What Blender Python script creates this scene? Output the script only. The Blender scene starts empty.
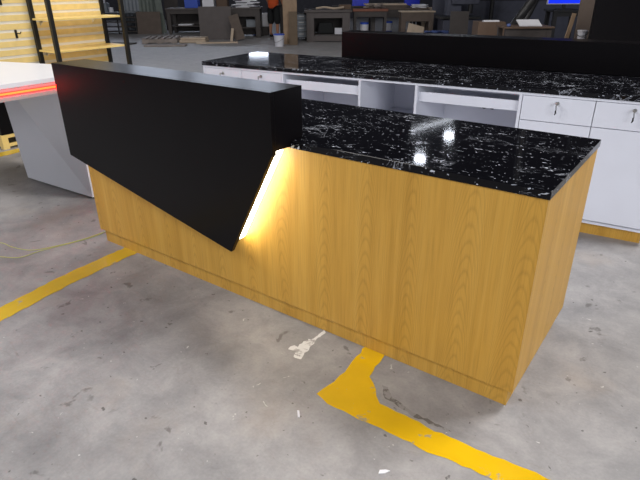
import bpy, bmesh, math, random
from mathutils import Vector, Matrix
random.seed(7)
SC = bpy.context.scene
COL = SC.collection

# ------------------------------------------------------------------ camera
CAM = Vector((2.918, -1.674, 1.462))
YAW, PITCH, ROLL, FPX = 0.6303, 0.4460, -0.0070, 538.9
cy_, sy_ = math.cos(YAW), math.sin(YAW)
fwd = Vector((-sy_*math.cos(PITCH), cy_*math.cos(PITCH), -math.sin(PITCH)))
rgt = Vector((cy_, sy_, 0)); up = rgt.cross(fwd)
r2 = rgt*math.cos(ROLL) + up*math.sin(ROLL)
u2 = up*math.cos(ROLL) - rgt*math.sin(ROLL)
cd = bpy.data.cameras.new('camera'); cam = bpy.data.objects.new('camera', cd); COL.objects.link(cam)
cd.sensor_width = 36; cd.lens = FPX*36/640; cd.clip_end = 200
cam.matrix_world = Matrix(((r2.x, u2.x, -fwd.x, CAM.x), (r2.y, u2.y, -fwd.y, CAM.y), (r2.z, u2.z, -fwd.z, CAM.z), (0, 0, 0, 1)))
SC.camera = cam

# ------------------------------------------------------------------ world, lights, exposure
w = bpy.data.worlds.new('world'); SC.world = w; w.use_nodes = True
w.node_tree.nodes['Background'].inputs[0].default_value = (0.78, 0.86, 1.0, 1)
w.node_tree.nodes['Background'].inputs[1].default_value = 0.18
SC.view_settings.view_transform = 'Standard'; SC.view_settings.look = 'None'
SC.view_settings.exposure = -0.25; SC.view_settings.gamma = 1.0; SC.view_settings.use_curve_mapping = False

def area(name, loc, target, sx, sy, power, color):
    l = bpy.data.lights.new(name, 'AREA'); l.shape = 'RECTANGLE'; l.size = sx; l.size_y = sy
    l.energy = power; l.color = color
    o = bpy.data.objects.new(name, l); COL.objects.link(o); o.location = loc
    o.rotation_euler = (Vector(target)-Vector(loc)).to_track_quat('-Z', 'Y').to_euler()
    return o
area('roof_skylight_right', (4.4, 3.0, 6.2), (0.8, -0.2, 0), 1.8, 1.5, 520, (1.0, 0.97, 0.94))
area('roof_skylight_front', (-3.4, -5.4, 6.6), (-0.9, 0.2, 0.4), 5, 3, 620, (0.98, 0.97, 0.98))
area('gate_daylight', (9.0, -4.6, 3.0), (1.9, 0.4, 0.6), 5, 4, 500, (0.95, 0.97, 1.0))
area('slatwall_fill_light', (-1.6, 2.8, 6.8), (-4.2, 2.2, 0.8), 2.5, 2.5, 220, (1.0, 0.96, 0.90))  # unseen fill light, added and angled to brighten the yellow slatwall
area('roof_skylight_rear', (-8.5, 9.0, 7.2), (-8.5, 9.2, 0), 6, 4, 28, (0.96, 0.95, 1.0))

# ------------------------------------------------------------------ material helpers
def lin(c):
    f = lambda v: v/12.92 if v <= 0.04045 else ((v+0.055)/1.055)**2.4
    return (f(c[0]/255), f(c[1]/255), f(c[2]/255), 1)
MATS = {}
def mat(name, rgb, rough=0.6, spec=0.5, metal=0.0, var=0.12, vscale=6, emis=None, estr=0, coat=0):
    if name in MATS: return MATS[name]
    m = bpy.data.materials.new(name); m.use_nodes = True; nt = m.node_tree; b = nt.nodes['Principled BSDF']
    b.inputs['Roughness'].default_value = rough; b.inputs['Specular IOR Level'].default_value = spec
    b.inputs['Metallic'].default_value = metal; b.inputs['Coat Weight'].default_value = coat
    c = lin(rgb)
    if var > 0:
        tc = nt.nodes.new('ShaderNodeTexCoord'); n = nt.nodes.new('ShaderNodeTexNoise')
        n.inputs['Scale'].default_value = vscale; n.inputs['Detail'].default_value = 5
        nt.links.new(tc.outputs['Object'], n.inputs['Vector'])
        r = nt.nodes.new('ShaderNodeValToRGB')
        r.color_ramp.elements[0].position = 0.3; r.color_ramp.elements[1].position = 0.7
        r.color_ramp.elements[0].color = tuple(x*(1-var) for x in c[:3])+(1,)
        r.color_ramp.elements[1].color = tuple(min(1, x*(1+var)) for x in c[:3])+(1,)
        nt.links.new(n.outputs['Fac'], r.inputs['Fac']); nt.links.new(r.outputs['Color'], b.inputs['Base Color'])
    else: b.inputs['Base Color'].default_value = c
    if emis:
        b.inputs['Emission Color'].default_value = lin(emis); b.inputs['Emission Strength'].default_value = estr
    MATS[name] = m; return m

class NT:
    """tiny wrapper for node building"""
    def __init__(s, name):
        s.m = bpy.data.materials.new(name); s.m.use_nodes = True; s.nt = s.m.node_tree; s.b = s.nt.nodes['Principled BSDF']
        s.tc = s.nt.nodes.new('ShaderNodeTexCoord').outputs['Object']
    def n(s, t, **kw):
        nd = s.nt.nodes.new('ShaderNode'+t)
        for k, v in kw.items(): setattr(nd, k, v)
        return nd
    def l(s, a, b): s.nt.links.new(a, b)
    def mapping(s, scale, loc=(0, 0, 0), rot=(0, 0, 0), src=None):
        m = s.n('Mapping'); m.inputs['Scale'].default_value = scale; m.inputs['Location'].default_value = loc; m.inputs['Rotation'].default_value = rot
        s.l(src or s.tc, m.inputs['Vector']); return m.outputs[0]
    def noise(s, vec, scale, detail=4, rough=0.55, dist=0.0):
        t = s.n('TexNoise'); t.inputs['Scale'].default_value = scale; t.inputs['Detail'].default_value = detail
        t.inputs['Roughness'].default_value = rough; t.inputs['Distortion'].default_value = dist
        s.l(vec, t.inputs['Vector']); return t.outputs['Fac']
    def ramp(s, fac, stops):
        r = s.n('ValToRGB'); e = r.color_ramp.elements
        while len(e) < len(stops): e.new(0.5)
        for i, (p, c) in enumerate(stops):
            e[i].position = p; e[i].color = c if len(c) == 4 else tuple(c)+(1,)
        s.l(fac, r.inputs['Fac']); return r.outputs['Color']
    def mix(s, fac, a, b, mode='MIX'):
        x = s.n('MixRGB', blend_type=mode)
        for i, v in enumerate((fac, a, b)):
            if hasattr(v, 'is_linked'): s.l(v, x.inputs[i])
            else: x.inputs[i].default_value = v
        return x.outputs[0]
    def math(s, op, a, b=0.0, c=0.0):
        x = s.n('Math', operation=op)
        for i, v in enumerate((a, b, c)):
            if hasattr(v, 'is_linked'): s.l(v, x.inputs[i])
            else: x.inputs[i].default_value = v
        return x.outputs[0]
G = lambda v: (v, v, v, 1)

def oak(name, dark, mid, light, rough=0.42):
    t = NT(name)
    v1 = t.mapping((14, 14, 0.5)); broad = t.noise(v1, 1.0, 5, 0.6, 0.5)
    col = t.ramp(broad, [(0.28, lin(dark)), (0.50, lin(mid)), (0.74, lin(light))])
    # flame figure: nested parabolas, apex up, repeated across the veneer
    sx = t.n('SeparateXYZ'); t.l(t.tc, sx.inputs[0])
    wob = t.noise(t.mapping((2.2, 2.2, 0.9), (2, 5, 1)), 1.0, 2)
    u = t.math('ADD', t.math('ADD', sx.outputs[0], sx.outputs[1]), t.math('MULTIPLY', wob, 0.16))
    cell = t.math('MULTIPLY', u, 1/0.21)
    du = t.math('MULTIPLY', t.math('SUBTRACT', t.math('FRACT', cell), 0.5), 0.21)
    idx = t.math('MULTIPLY', t.math('FLOOR', cell), 0.37)
    par = t.math('MULTIPLY', t.math('MULTIPLY', du, du), 95.0)
    jit = t.math('MULTIPLY', t.noise(t.mapping((16, 16, 3)), 1.0, 3), 0.10)
    ff = t.math('FRACT', t.math('MULTIPLY', t.math('ADD', t.math('ADD', t.math('ADD', sx.outputs[2], par), idx), jit), 1/0.062))
    lines = t.ramp(ff, [(0.0, G(0.80)), (0.28, G(1.0)), (0.80, G(1.02)), (1.0, G(0.84))])
    near = t.ramp(t.math('ABSOLUTE', du), [(0.045, G(0.75)), (0.092, G(0.12))])
    col = t.mix(near, col, t.mix(1.0, col, lines, 'MULTIPLY'))
    fib = t.noise(t.mapping((230, 230, 4.5)), 1.0, 3)
    fl = t.ramp(fib, [(0.32, G(0.80)), (0.52, G(1.0)), (0.8, G(1.06))])
    col = t.mix(0.7, col, fl, 'MULTIPLY')
    t.l(col, t.b.inputs['Base Color']); t.b.inputs['Roughness'].default_value = rough
    t.b.inputs['Specular IOR Level'].default_value = 0.35
    return t.m
M_OAK = oak('oak_laminate', (184, 138, 56), (199, 152, 66), (208, 163, 78))

def marble(name):
    t = NT(name)
    # long thin streaks along the slab
    vs = t.mapping((3.0, 13.0, 13.0), rot=(0, 0, 0.14)); ns = t.noise(vs, 2.2, 6, 0.6, 1.6)
    streak = t.ramp(t.math('ABSOLUTE', t.math('SUBTRACT', ns, 0.5)), [(0.0, G(0.75)), (0.005, G(0.35)), (0.010, G(0))])
    ms = t.ramp(t.noise(t.mapping((3.4, 6, 6), (3, 1, 0)), 2.0, 3), [(0.55, G(0)), (0.66, G(1))])
    # swirls
    nw = t.noise(t.mapping((1, 1, 1), (5, 2, 0)), 6.5, 4, 0.55, 2.6)
    sw = t.ramp(t.math('ABSOLUTE', t.math('SUBTRACT', nw, 0.52)), [(0.0, G(0.9)), (0.008, G(0.4)), (0.018, G(0))])
    mw = t.ramp(t.noise(t.mapping((1, 1, 1), (8, 4, 1)), 4.6, 3), [(0.54, G(0)), (0.62, G(1))])
    # chips
    nf = t.noise(t.mapping((30, 95, 95), rot=(0, 0, 0.3)), 1.0, 2, 0.5, 0.8)
    fk = t.ramp(nf, [(0.685, G(0)), (0.72, G(0.95))])
    nf2 = t.noise(t.mapping((75, 75, 75)), 1.0, 1)
    fk2 = t.ramp(nf2, [(0.715, G(0)), (0.75, G(0.95))])
    a = t.math('MULTIPLY', streak, ms); b = t.math('MULTIPLY', sw, mw)
    tot = t.math('MAXIMUM', t.math('MAXIMUM', a, b), t.math('MAXIMUM', fk, fk2))
    col = t.mix(tot, lin((12, 12, 16)), lin((190, 194, 206)))
    t.l(col, t.b.inputs['Base Color']); t.b.inputs['Roughness'].default_value = 0.06
    t.b.inputs['Specular IOR Level'].default_value = 0.22
    return t.m
M_MARBLE = marble('black_marble_white_flecks')

def concrete(name):
    t = NT(name)
    big = t.noise(t.mapping((1, 1, 1)), 0.7, 5, 0.6, 0.4); med = t.noise(t.mapping((1, 1, 1), (4, 7, 0)), 4.5, 7, 0.68, 0.3)
    fine = t.noise(t.mapping((1, 1, 1)), 90, 3)
    col = t.ramp(med, [(0.28, lin((126, 125, 127))), (0.5, lin((150, 148, 149))), (0.75, lin((174, 171, 171)))])
    col = t.mix(0.55, col, t.ramp(big, [(0.3, G(0.88)), (0.7, G(1.06))]), 'MULTIPLY')
    col = t.mix(0.5, col, t.ramp(fine, [(0.3, G(0.86)), (0.7, G(1.08))]), 'MULTIPLY')
    # dark oil blotches
    s1 = t.noise(t.mapping((1, 1, 1), (1.7, 3.1, 0)), 8.5, 4, 0.55, 0.5)
    s1m = t.ramp(s1, [(0.655, G(0)), (0.70, G(0.62))]); col = t.mix(s1m, col, lin((84, 80, 78)))
    s2 = t.noise(t.mapping((1, 1, 1), (6.2, 1.1, 0)), 30, 2, 0.5, 0.2)
    s2m = t.ramp(s2, [(0.705, G(0)), (0.74, G(0.75))]); col = t.mix(s2m, col, lin((70, 66, 66)))
    # pale drips and scuffs
    s3 = t.noise(t.mapping((1, 1, 1), (9.2, 5.1, 0)), 24, 2, 0.5, 1.2)
    s3m = t.ramp(s3, [(0.735, G(0)), (0.765, G(0.7))]); col = t.mix(s3m, col, lin((214, 212, 210)))
    # scratches
    sc = t.noise(t.mapping((0.9, 3.6, 1), (2, 2, 0), (0, 0, 0.7)), 2.2, 3, 0.5, 0.7)
    scm = t.ramp(t.math('ABSOLUTE', t.math('SUBTRACT', sc, 0.5)), [(0.0, G(0.16)), (0.005, G(0))]); col = t.mix(scm, col, lin((120, 104, 94)))
    # rusty wash
    s4 = t.noise(t.mapping((1, 1, 1), (3.3, 8.8, 0)), 2.1, 4)
    s4m = t.ramp(s4, [(0.58, G(0)), (0.75, G(0.28))]); col = t.mix(s4m, col, lin((170, 150, 128)))
    t.l(col, t.b.inputs['Base Color'])
    t.l(t.ramp(med, [(0.3, G(0.42)), (0.7, G(0.62))]), t.b.inputs['Roughness'])
    bp = t.n('Bump'); bp.inputs['Strength'].default_value = 0.12; bp.inputs['Distance'].default_value = 0.004
    t.l(med, bp.inputs['Height']); t.l(bp.outputs[0], t.b.inputs['Normal'])
    return t.m
M_CONC = concrete('stained_concrete')

def worn(name, base, bare, thr=0.62):
    t = NT(name)
    n1 = t.noise(t.mapping((1, 1, 1)), 16, 6, 0.7, 0.6); n2 = t.noise(t.mapping((1, 1, 1), (3, 1, 0)), 5, 4)
    m_ = t.ramp(t.math('ADD', t.math('MULTIPLY', n1, 0.6), t.math('MULTIPLY', n2, 0.4)), [(thr, G(0)), (thr+0.035, G(0.85))])
    c = t.mix(t.ramp(n2, [(0.3, G(0)), (0.7, G(1))]), lin(base), lin(tuple(min(255, v*1.06) for v in base)))
    t.l(t.mix(m_, c, lin(bare)), t.b.inputs['Base Color']); t.b.inputs['Roughness'].default_value = 0.18
    return t.m
M_YELLOWPAINT = worn('worn_yellow_floor_paint', (220, 176, 16), (165, 155, 135), 0.59)
M_OLDYELLOW = worn('dusty_yellow_floor_paint', (206, 172, 52), (172, 162, 140), 0.58)
M_WHITEPAINT = worn('spilt_white_paint', (222, 222, 222), (166, 164, 164), 0.53)

M_BLACK = mat('black_laminate', (12, 10, 12), 0.28, 0.15, var=0.06)
M_BLACKTOP = M_BLACK
M_WHITE = mat('white_laminate', (222, 224, 234), 0.34, 0.5, var=0.015)
M_SEAM = mat('shadow_gap_grey', (120, 122, 130), 0.7)
M_CHROME = mat('lock_metal', (190, 188, 184), 0.3, metal=1.0)
M_DKMETAL = mat('dark_metal', (34, 33, 34), 0.4)
M_POST = mat('black_powder_coat', (22, 21, 20), 0.45)
M_SLAT = mat('yellow_maple_board', (242, 213, 140), 0.45, var=0.07, vscale=9)
M_SHELF = mat('yellow_maple_shelf', (245, 214, 134), 0.42, var=0.06)
M_ALU = mat('pale_slot_insert', (236, 230, 214), 0.35, var=0.03)
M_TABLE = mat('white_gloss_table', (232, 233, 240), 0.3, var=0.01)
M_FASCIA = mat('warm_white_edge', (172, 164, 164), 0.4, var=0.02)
M_RED = mat('red_light_strip', (255, 60, 30), 0.5, var=0, emis=(255, 4, 6), estr=26)
M_REDCORE = mat('orange_light_core', (255, 150, 60), 0.5, var=0, emis=(255, 140, 70), estr=1.3)
M_LED = mat('warm_white_led_diffuser', (255, 240, 200), 0.5, var=0, emis=(255, 247, 226), estr=18)
M_BROWN = mat('brown_fibreboard', (92, 80, 72), 0.7, var=0.12)
M_DKBROWN = mat('dark_stained_board', (66, 60, 58), 0.6, var=0.12)
M_GREYBOARD = mat('grey_brown_board', (84, 77, 76), 0.6, var=0.08)
M_PLY = mat('raw_plywood', (146, 122, 98), 0.65, var=0.15)
M_CARD = mat('cardboard', (98, 79, 65), 0.75, var=0.1)
M_CONTAIN = mat('navy_grey_panel', (72, 74, 88), 0.6, var=0.15)
M_SHEET = mat('grey_sheet_metal', (118, 124, 132), 0.5, var=0.1)
M_GREENSHEET = mat('greenish_sheet', (96, 104, 98), 0.55, var=0.12)
M_PAPER = mat('white_paper', (232, 232, 238), 0.6, var=0.03)
M_REDCLOTH = mat('red_rag', (190, 50, 50), 0.8, var=0.1)
M_BLUE = mat('bright_blue_plastic', (24, 52, 220), 0.4, var=0.08)
M_BLUELID = mat('blue_lid_plastic', (50, 84, 190), 0.4, var=0.08)
M_BUCKET = mat('white_bucket_plastic', (206, 206, 214), 0.4, var=0.05)
M_SCREEN = mat('blue_lit_screen', (10, 40, 255), 0.3, var=0, emis=(12, 52, 255), estr=0.9)
M_PALLET = mat('weathered_pallet_wood', (138, 128, 122), 0.75, var=0.2)
M_PALEWOOD = mat('pale_wood', (186, 168, 148), 0.7, var=0.12)
M_ORANGE = mat('orange_cloth', (206, 84, 34), 0.8, var=0.1)
M_SHORTS = mat('black_cloth', (22, 24, 26), 0.85, var=0.1)
M_SKIN = mat('skin', (176, 124, 96), 0.6, var=0.05)
M_HAIR = mat('black_hair', (22, 18, 16), 0.6, var=0.1)
M_WIRE = mat('yellow_green_wire', (196, 196, 120), 0.5, var=0.05)
M_CEIL = mat('dark_roof_sheet', (52, 54, 60), 0.8, var=0.1)
M_WALL = mat('dark_factory_wall', (66, 66, 74), 0.8, var=0.15)
M_DAY = mat('daylit_pane', (200, 215, 235), 0.3, var=0, emis=(225, 235, 255), estr=8.0)
M_LAMPGLOW = mat('lamp_glow', (255, 255, 255), 0.5, var=0, emis=(235, 242, 255), estr=60)
M_BLUEPANE = mat('pale_blue_pane', (126, 150, 176), 0.3, var=0.06)
M_OLIVE = mat('olive_brown_board', (98, 82, 64), 0.7, var=0.1)
M_REDWOOD = mat('reddish_timber', (128, 80, 62), 0.65, var=0.15)

# ------------------------------------------------------------------ mesh helpers
class MB:
    def __init__(s): s.v = []; s.f = []
    def poly(s, verts, faces):
        k = len(s.v); s.v += [tuple(p) for p in verts]; s.f += [tuple(i+k for i in f) for f in faces]; return s
    def box(s, x0, x1, y0, y1, z0, z1):
        return s.poly([(x0, y0, z0), (x1, y0, z0), (x1, y1, z0), (x0, y1, z0), (x0, y0, z1), (x1, y0, z1), (x1, y1, z1), (x0, y1, z1)],
                      [(0, 3, 2, 1), (4, 5, 6, 7), (0, 1, 5, 4), (1, 2, 6, 5), (2, 3, 7, 6), (3, 0, 4, 7)])
    def prism_y(s, pts, y0, y1):           # (x,z) outline extruded along y
        n = len(pts)
        return s.poly([(x, y0, z) for x, z in pts]+[(x, y1, z) for x, z in pts],
                      [tuple(range(n)), tuple(range(2*n-1, n-1, -1))]+[(i, i+n, (i+1) % n+n, (i+1) % n) for i in range(n)])
    def prism_z(s, pts, z0, z1):
        n = len(pts)
        return s.poly([(x, y, z0) for x, y in pts]+[(x, y, z1) for x, y in pts],
                      [tuple(range(n-1, -1, -1)), tuple(range(n, 2*n))]+[(i, (i+1) % n, (i+1) % n+n, i+n) for i in range(n)])
    def lathe(s, prof, cx=0, cy=0, seg=20):   # (r,z) profile
        k = len(prof); vs = []
        for r, z in prof:
            for i in range(seg):
                a = 2*math.pi*i/seg; vs.append((cx+r*math.cos(a), cy+r*math.sin(a), z))
        fs = [(j*seg+i, j*seg+(i+1) % seg, (j+1)*seg+(i+1) % seg, (j+1)*seg+i) for j in range(k-1) for i in range(seg)]
        fs += [tuple(range(seg-1, -1, -1)), tuple((k-1)*seg+i for i in range(seg))]
        return s.poly(vs, fs)
    def tube(s, pts, r, seg=8):
        pts = [Vector(p) for p in pts]; vs = []; n = len(pts)
        for i, p in enumerate(pts):
            t = (pts[min(i+1, n-1)]-pts[max(i-1, 0)]).normalized()
            a = t.cross(Vector((0, 0, 1)));
            if a.length < 1e-3: a = t.cross(Vector((1, 0, 0)))
            a.normalize(); b = t.cross(a)
            rr = r[i] if isinstance(r, (list, tuple)) else r
            for k in range(seg):
                q = 2*math.pi*k/seg; vs.append(tuple(p+a*rr*math.cos(q)+b*rr*math.sin(q)))
        fs = [(i*seg+k, i*seg+(k+1) % seg, (i+1)*seg+(k+1) % seg, (i+1)*seg+k) for i in range(n-1) for k in range(seg)]
        fs += [tuple(range(seg-1, -1, -1)), tuple((n-1)*seg+k for k in range(seg))]
        return s.poly(vs, fs)
    def rot(s, k0, axis, ang, piv):
        R = Matrix.Rotation(ang, 3, axis); piv = Vector(piv)
        for i in range(k0, len(s.v)): s.v[i] = tuple(R @ (Vector(s.v[i])-piv)+piv)
        return s
    def build(s, name, m, parent=None, bevel=0.0, smooth=False, kind=None, label=None):
        me = bpy.data.meshes.new(name); me.from_pydata(s.v, [], s.f)
        bm = bmesh.new(); bm.from_mesh(me); bmesh.ops.recalc_face_normals(bm, faces=bm.faces); bm.to_mesh(me); bm.free()
        o = bpy.data.objects.new(name, me); COL.objects.link(o); me.materials.append(m)
        if parent: o.parent = parent
        if bevel:
            b = o.modifiers.new('bevel', 'BEVEL'); b.width = bevel; b.segments = 2; b.limit_method = 'ANGLE'
        if smooth:
            for p in me.polygons: p.use_smooth = True
        if kind: o['kind'] = kind
        if label: o['label'] = label
        return o
def B(*a): return MB().box(*a)
def tag(o, label, cat, group=None):
    o['label'] = label; o['category'] = cat
    if group: o['group'] = group
    return o
def thing(name, label, cat, loc=(0, 0, 0), rz=0.0, group=None):
    o = bpy.data.objects.new(name, None); COL.objects.link(o); o.location = loc; o.rotation_euler = (0, 0, rz)
    o.empty_display_size = 0.1
    return tag(o, label, cat, group)
def place(o, loc, rz=0.0):
    o.location = loc; o.rotation_euler = (0, 0, rz); return o
def copy_tree(o, parent=None):
    c = o.copy(); COL.objects.link(c); c.parent = parent
    for ch in list(o.children): copy_tree(ch, c)
    return c

# ------------------------------------------------------------------ setting: floor, roof, walls
B(-40, 14, -14, 40, -0.12, 0).build('floor', M_CONC, kind='structure')
FLOOR = bpy.data.objects['floor']
B(-40, 14, -14, 40, 7.6, 7.8).build('ceiling', M_CEIL, kind='structure')
fh = Vector((-sy_, cy_, 0)); rh = Vector((cy_, sy_, 0))
def gp(s, d, z=0.0):        # a place s to the right of the camera's foot and d ahead of it
    p = Vector((CAM.x, CAM.y, 0))+rh*s+fh*d; return (p.x, p.y, z)
WB = B(-16, 16, 0, 0.25, 0, 7.6).build('wall_back', M_WALL, kind='structure'); place(WB, gp(0, 26), YAW)
def window(n, s, z0, w_, h_):
    fr = MB(); t = 0.06
    fr.box(-w_/2, w_/2, -0.05, 0, 0, t).box(-w_/2, w_/2, -0.05, 0, h_-t, h_).box(-w_/2, -w_/2+t, -0.05, 0, t, h_-t).box(w_/2-t, w_/2, -0.05, 0, t, h_-t)
    if w_ > 1.5: fr.box(-t/2, t/2, -0.05, 0, t, h_-t)
    o = fr.build('window_%d' % n, M_DKMETAL, kind='structure'); place(o, gp(s, 26, z0), YAW)
    B(-w_/2+t, w_/2-t, -0.03, -0.01, t, h_-t).build('pane', M_DAY, o)
window(1, -2.75, 2.95, 1.0, 0.42)
for k, s in enumerate((-13.2, -10.4, -7.6, -4.8, -2.6)):
    window(2+k, s, 4.4, 2.3 if k < 4 else 1.6, 1.7)
# dark partition with a strip of pale windows at the right
WP = MB(); WP.box(0, 5.6, 0, 0.12, 0, 1.02).box(0, 5.6, 0, 0.12, 2.0, 3.0).box(0, 0.75, 0, 0.12, 1.02, 2.0).box(3.4, 5.6, 0, 0.12, 1.02, 2.0)
WPo = WP.build('wall_partition', M_CONTAIN, kind='structure'); place(WPo, gp(3.05, 15.6), YAW)
wf = MB()
for k in range(6): wf.box(0.75+0.53*k-0.02, 0.75+0.53*k+0.02, 0.0, 0.12, 1.02, 2.0)
wf.box(0.75, 3.4, -0.03, 0.12, 1.0, 1.04)
wfo = wf.build('window_7', M_DKMETAL, kind='structure'); place(wfo, gp(3.05, 15.6), YAW)
B(0.75, 3.4, 0.05, 0.07, 1.04, 2.0).build('pane', M_BLUEPANE, wfo)

# floor paint
def decal(name, pts, m, z=0.0015, jit=0.006, step=0.03):
    out = []
    n = len(pts)
    for i in range(n):
        a = Vector(pts[i]); b = Vector(pts[(i+1) % n]); L = (b-a).length; k = max(1, int(L/step))
        for j in range(k):
            p = a.lerp(b, j/k); out.append((p.x+random.uniform(-jit, jit), p.y+random.uniform(-jit, jit)))
    bm = bmesh.new(); vs = [bm.verts.new((x, y, z)) for x, y in out]; f = bm.faces.new(vs)
    bm.normal_update()
    if f.normal.z < 0: f.normal_flip()
    bmesh.ops.triangulate(bm, faces=[f])
    me = bpy.data.meshes.new(name); bm.to_mesh(me); bm.free(); me.materials.append(m)
    o = bpy.data.objects.new(name, me); COL.objects.link(o); o.parent = FLOOR
    return o
decal('floor_stripe', [(2.03, 0.3), (2.024, 0.0), (2.050, -0.142), (2.105, -0.186), (2.158, -0.252), (2.233, -0.252), (2.386, -0.257), (2.599, -0.249), (2.773, -0.235), (3.9, -0.205),
      (3.9, -0.315), (2.625, -0.343), (2.444, -0.358), (2.226, -0.364), (2.138, -0.368), (1.995, -0.371), (1.930, -0.350), (1.94, -0.25), (1.945, -0.132), (1.926, 0.0), (1.93, 0.3)], M_YELLOWPAINT)
decal('floor_stripe', [(0.200, 0.3), (0.205, -0.07), (0.218, -0.417), (0.265, -0.767), (0.36, -2.2), (0.48, -2.2), (0.390, -0.80), (0.345, -0.46), (0.322, -0.05), (0.315, 0.3)], M_OLDYELLOW)
decal('floor_stripe', [(-2.55, 0.2), (-2.55, 2.2), (-2.42, 2.2), (-2.40, 0.2)], M_OLDYELLOW)
decal('paint_spill', [(1.653, -0.192), (1.650, -0.168), (1.680, -0.150), (1.684, -0.105), (1.702, -0.046), (1.706, 0.02), (1.719, 0.012), (1.722, -0.059), (1.727, -0.122), (1.740, -0.191), (1.743, -0.222), (1.705, -0.216), (1.694, -0.181)], M_WHITEPAINT, z=0.0018, jit=0.007, step=0.012)
decal('dark_scuff', [(2.115, -0.16), (2.16, -0.215), (2.30, -0.238), (2.42, -0.232), (2.44, -0.222), (2.30, -0.222), (2.19, -0.198), (2.135, -0.150)], worn('dark_scuff', (104, 101, 99), (156, 154, 154), 0.50), z=0.0012, jit=0.005, step=0.015)

# ------------------------------------------------------------------ main reception counter
L, D, HB, HP, H, T = 2.574, 0.725, 0.8505, 0.0824, 0.88, 1.088
RC = thing('reception_counter', 'large oak reception counter in the foreground with angled black fascia and glowing light strip', 'reception counter')
MB().box(0, L, 0, 0.02, HP, HB).build('front_panel', M_OAK, RC, 0.001)
B(L-0.02, L, 0.0201, D, HP, HB).build('side_panel', M_OAK, RC, 0.001)
B(0, 0.02, 0.0201, D, HP, HB).build('side_panel', M_OAK, RC, 0.001)
B(0.021, L-0.021, D-0.02, D, HP, HB).build('back_panel', M_WHITE, RC)
B(0.021, L-0.021, 0.021, D-0.021, HP, HP+0.02).build('bottom_panel', M_WHITE, RC)
B(0.02, L-0.02, 0.019, D-0.03, 0, HP-0.003).build('plinth', M_OAK, RC)
wt = MB().prism_z([(1.556, -0.006), (L+0.005, -0.006), (L+0.005, D+0.006), (-0.004, D+0.006), (-0.004, 0.0875), (1.556, 0.0875)], HB+0.0003, H)
wt.build('worktop', M_MARBLE, RC, 0.002, label='black marble worktop with white flecks')
X0, X1, P, Q = 0.030, 1.547, 0.109, 0.087
fp = MB().prism_y([(X0, T), (X0, 0.590), (1.264, 0.333), (1.541, 0.838), (X1, 0.838), (X1, T)], -P, -0.086)
bp_ = fp.build('fascia', M_BLACK, RC, 0.0015, label='black angular fascia panel')
ub = MB().box(X0, X1, -0.0858, Q-0.0005, HB+0.004, T-0.0002)
# core behind the face, set back from the slanted edge to hold the light
ub.prism_y([(X0, HB+0.0038), (X0, 0.590), (1.222, 0.346), (1.486, 0.826), (1.486, HB+0.0038)], -0.0858, -0.0006)
ub.build('upstand', M_BLACK, RC, 0.001)
# light strip in the slanted edge
a_, b_ = Vector((1.250, 0.372)), Vector((1.508, 0.838))
dv = (b_-a_).normalized(); nv = Vector((dv.y, -dv.x))
ls = MB().prism_y([tuple(a_-nv*0.012), tuple(a_+nv*0.004), tuple(b_+nv*0.004), tuple(b_-nv*0.012)], -0.0855, -0.001)
ls.build('light_strip', M_LED, RC, label='glowing warm white light strip')

# ------------------------------------------------------------------ back counter
BY = math.radians(5.47); LB = 3.40
SV = thing('service_counter', 'long white counter with drawers, black marble top and black riser standing behind the oak counter', 'counter', (-0.603, 1.524, 0), BY)
TB, DB = 0.018, 0.76
cs = MB()
for x in (0.0, 0.781, 1.441, 1.866, 2.545): cs.box(x, x+TB, 0.0205, 0.62, 0.095, 0.832)
cs.box(LB-TB, LB, 0.0205, 0.62, 0.095, 0.832)
cs.box(0, LB, 0.0205, 0.70, 0.8325, 0.85)
# front edges of the frame
for x in (0.0, 0.781, 1.441, 1.866, 2.545, LB-TB): cs.box(x, x+TB, 0.0, 0.0203, 0.105, 0.8348)
cs.box(0, LB, 0.0, 0.0203, 0.835, 0.85)
cs.box(0.02, LB-0.02, 0.0204, 0.62, 0.0765, 0.0948)
cs.build('carcass', M_WHITE, SV, 0.0008)
bk = MB().box(0.0, LB, 0.6205, 0.64, 0.0825, 0.832)
bk.build('back_panel', M_WHITE, SV)
B(0.0, LB, 0.6405, 0.70, 0.0825, 0.832).build('customer_face_panel', M_OAK, SV)
B(0.03, LB-0.03, 0.045, 0.66, 0, 0.076).build('plinth', M_OAK, SV)
B(-0.006, LB+0.006, -0.008, DB, 0.8503, H).build('worktop', M_MARBLE, SV, 0.002, label='black marble worktop with white flecks')
B(0.907, LB+0.02, 0.735, 0.735+0.19, HB+0.032, T).build('riser', M_BLACK, SV, 0.0015, label='long black riser box')
MB().prism_y([(0.907, 0.88), (0.907, 0.60), (2.1, 0.34), (2.6, 0.85), (LB, 0.85), (LB, 0.88)], 0.82, 0.925).build('fascia', M_BLACK, SV)
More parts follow.
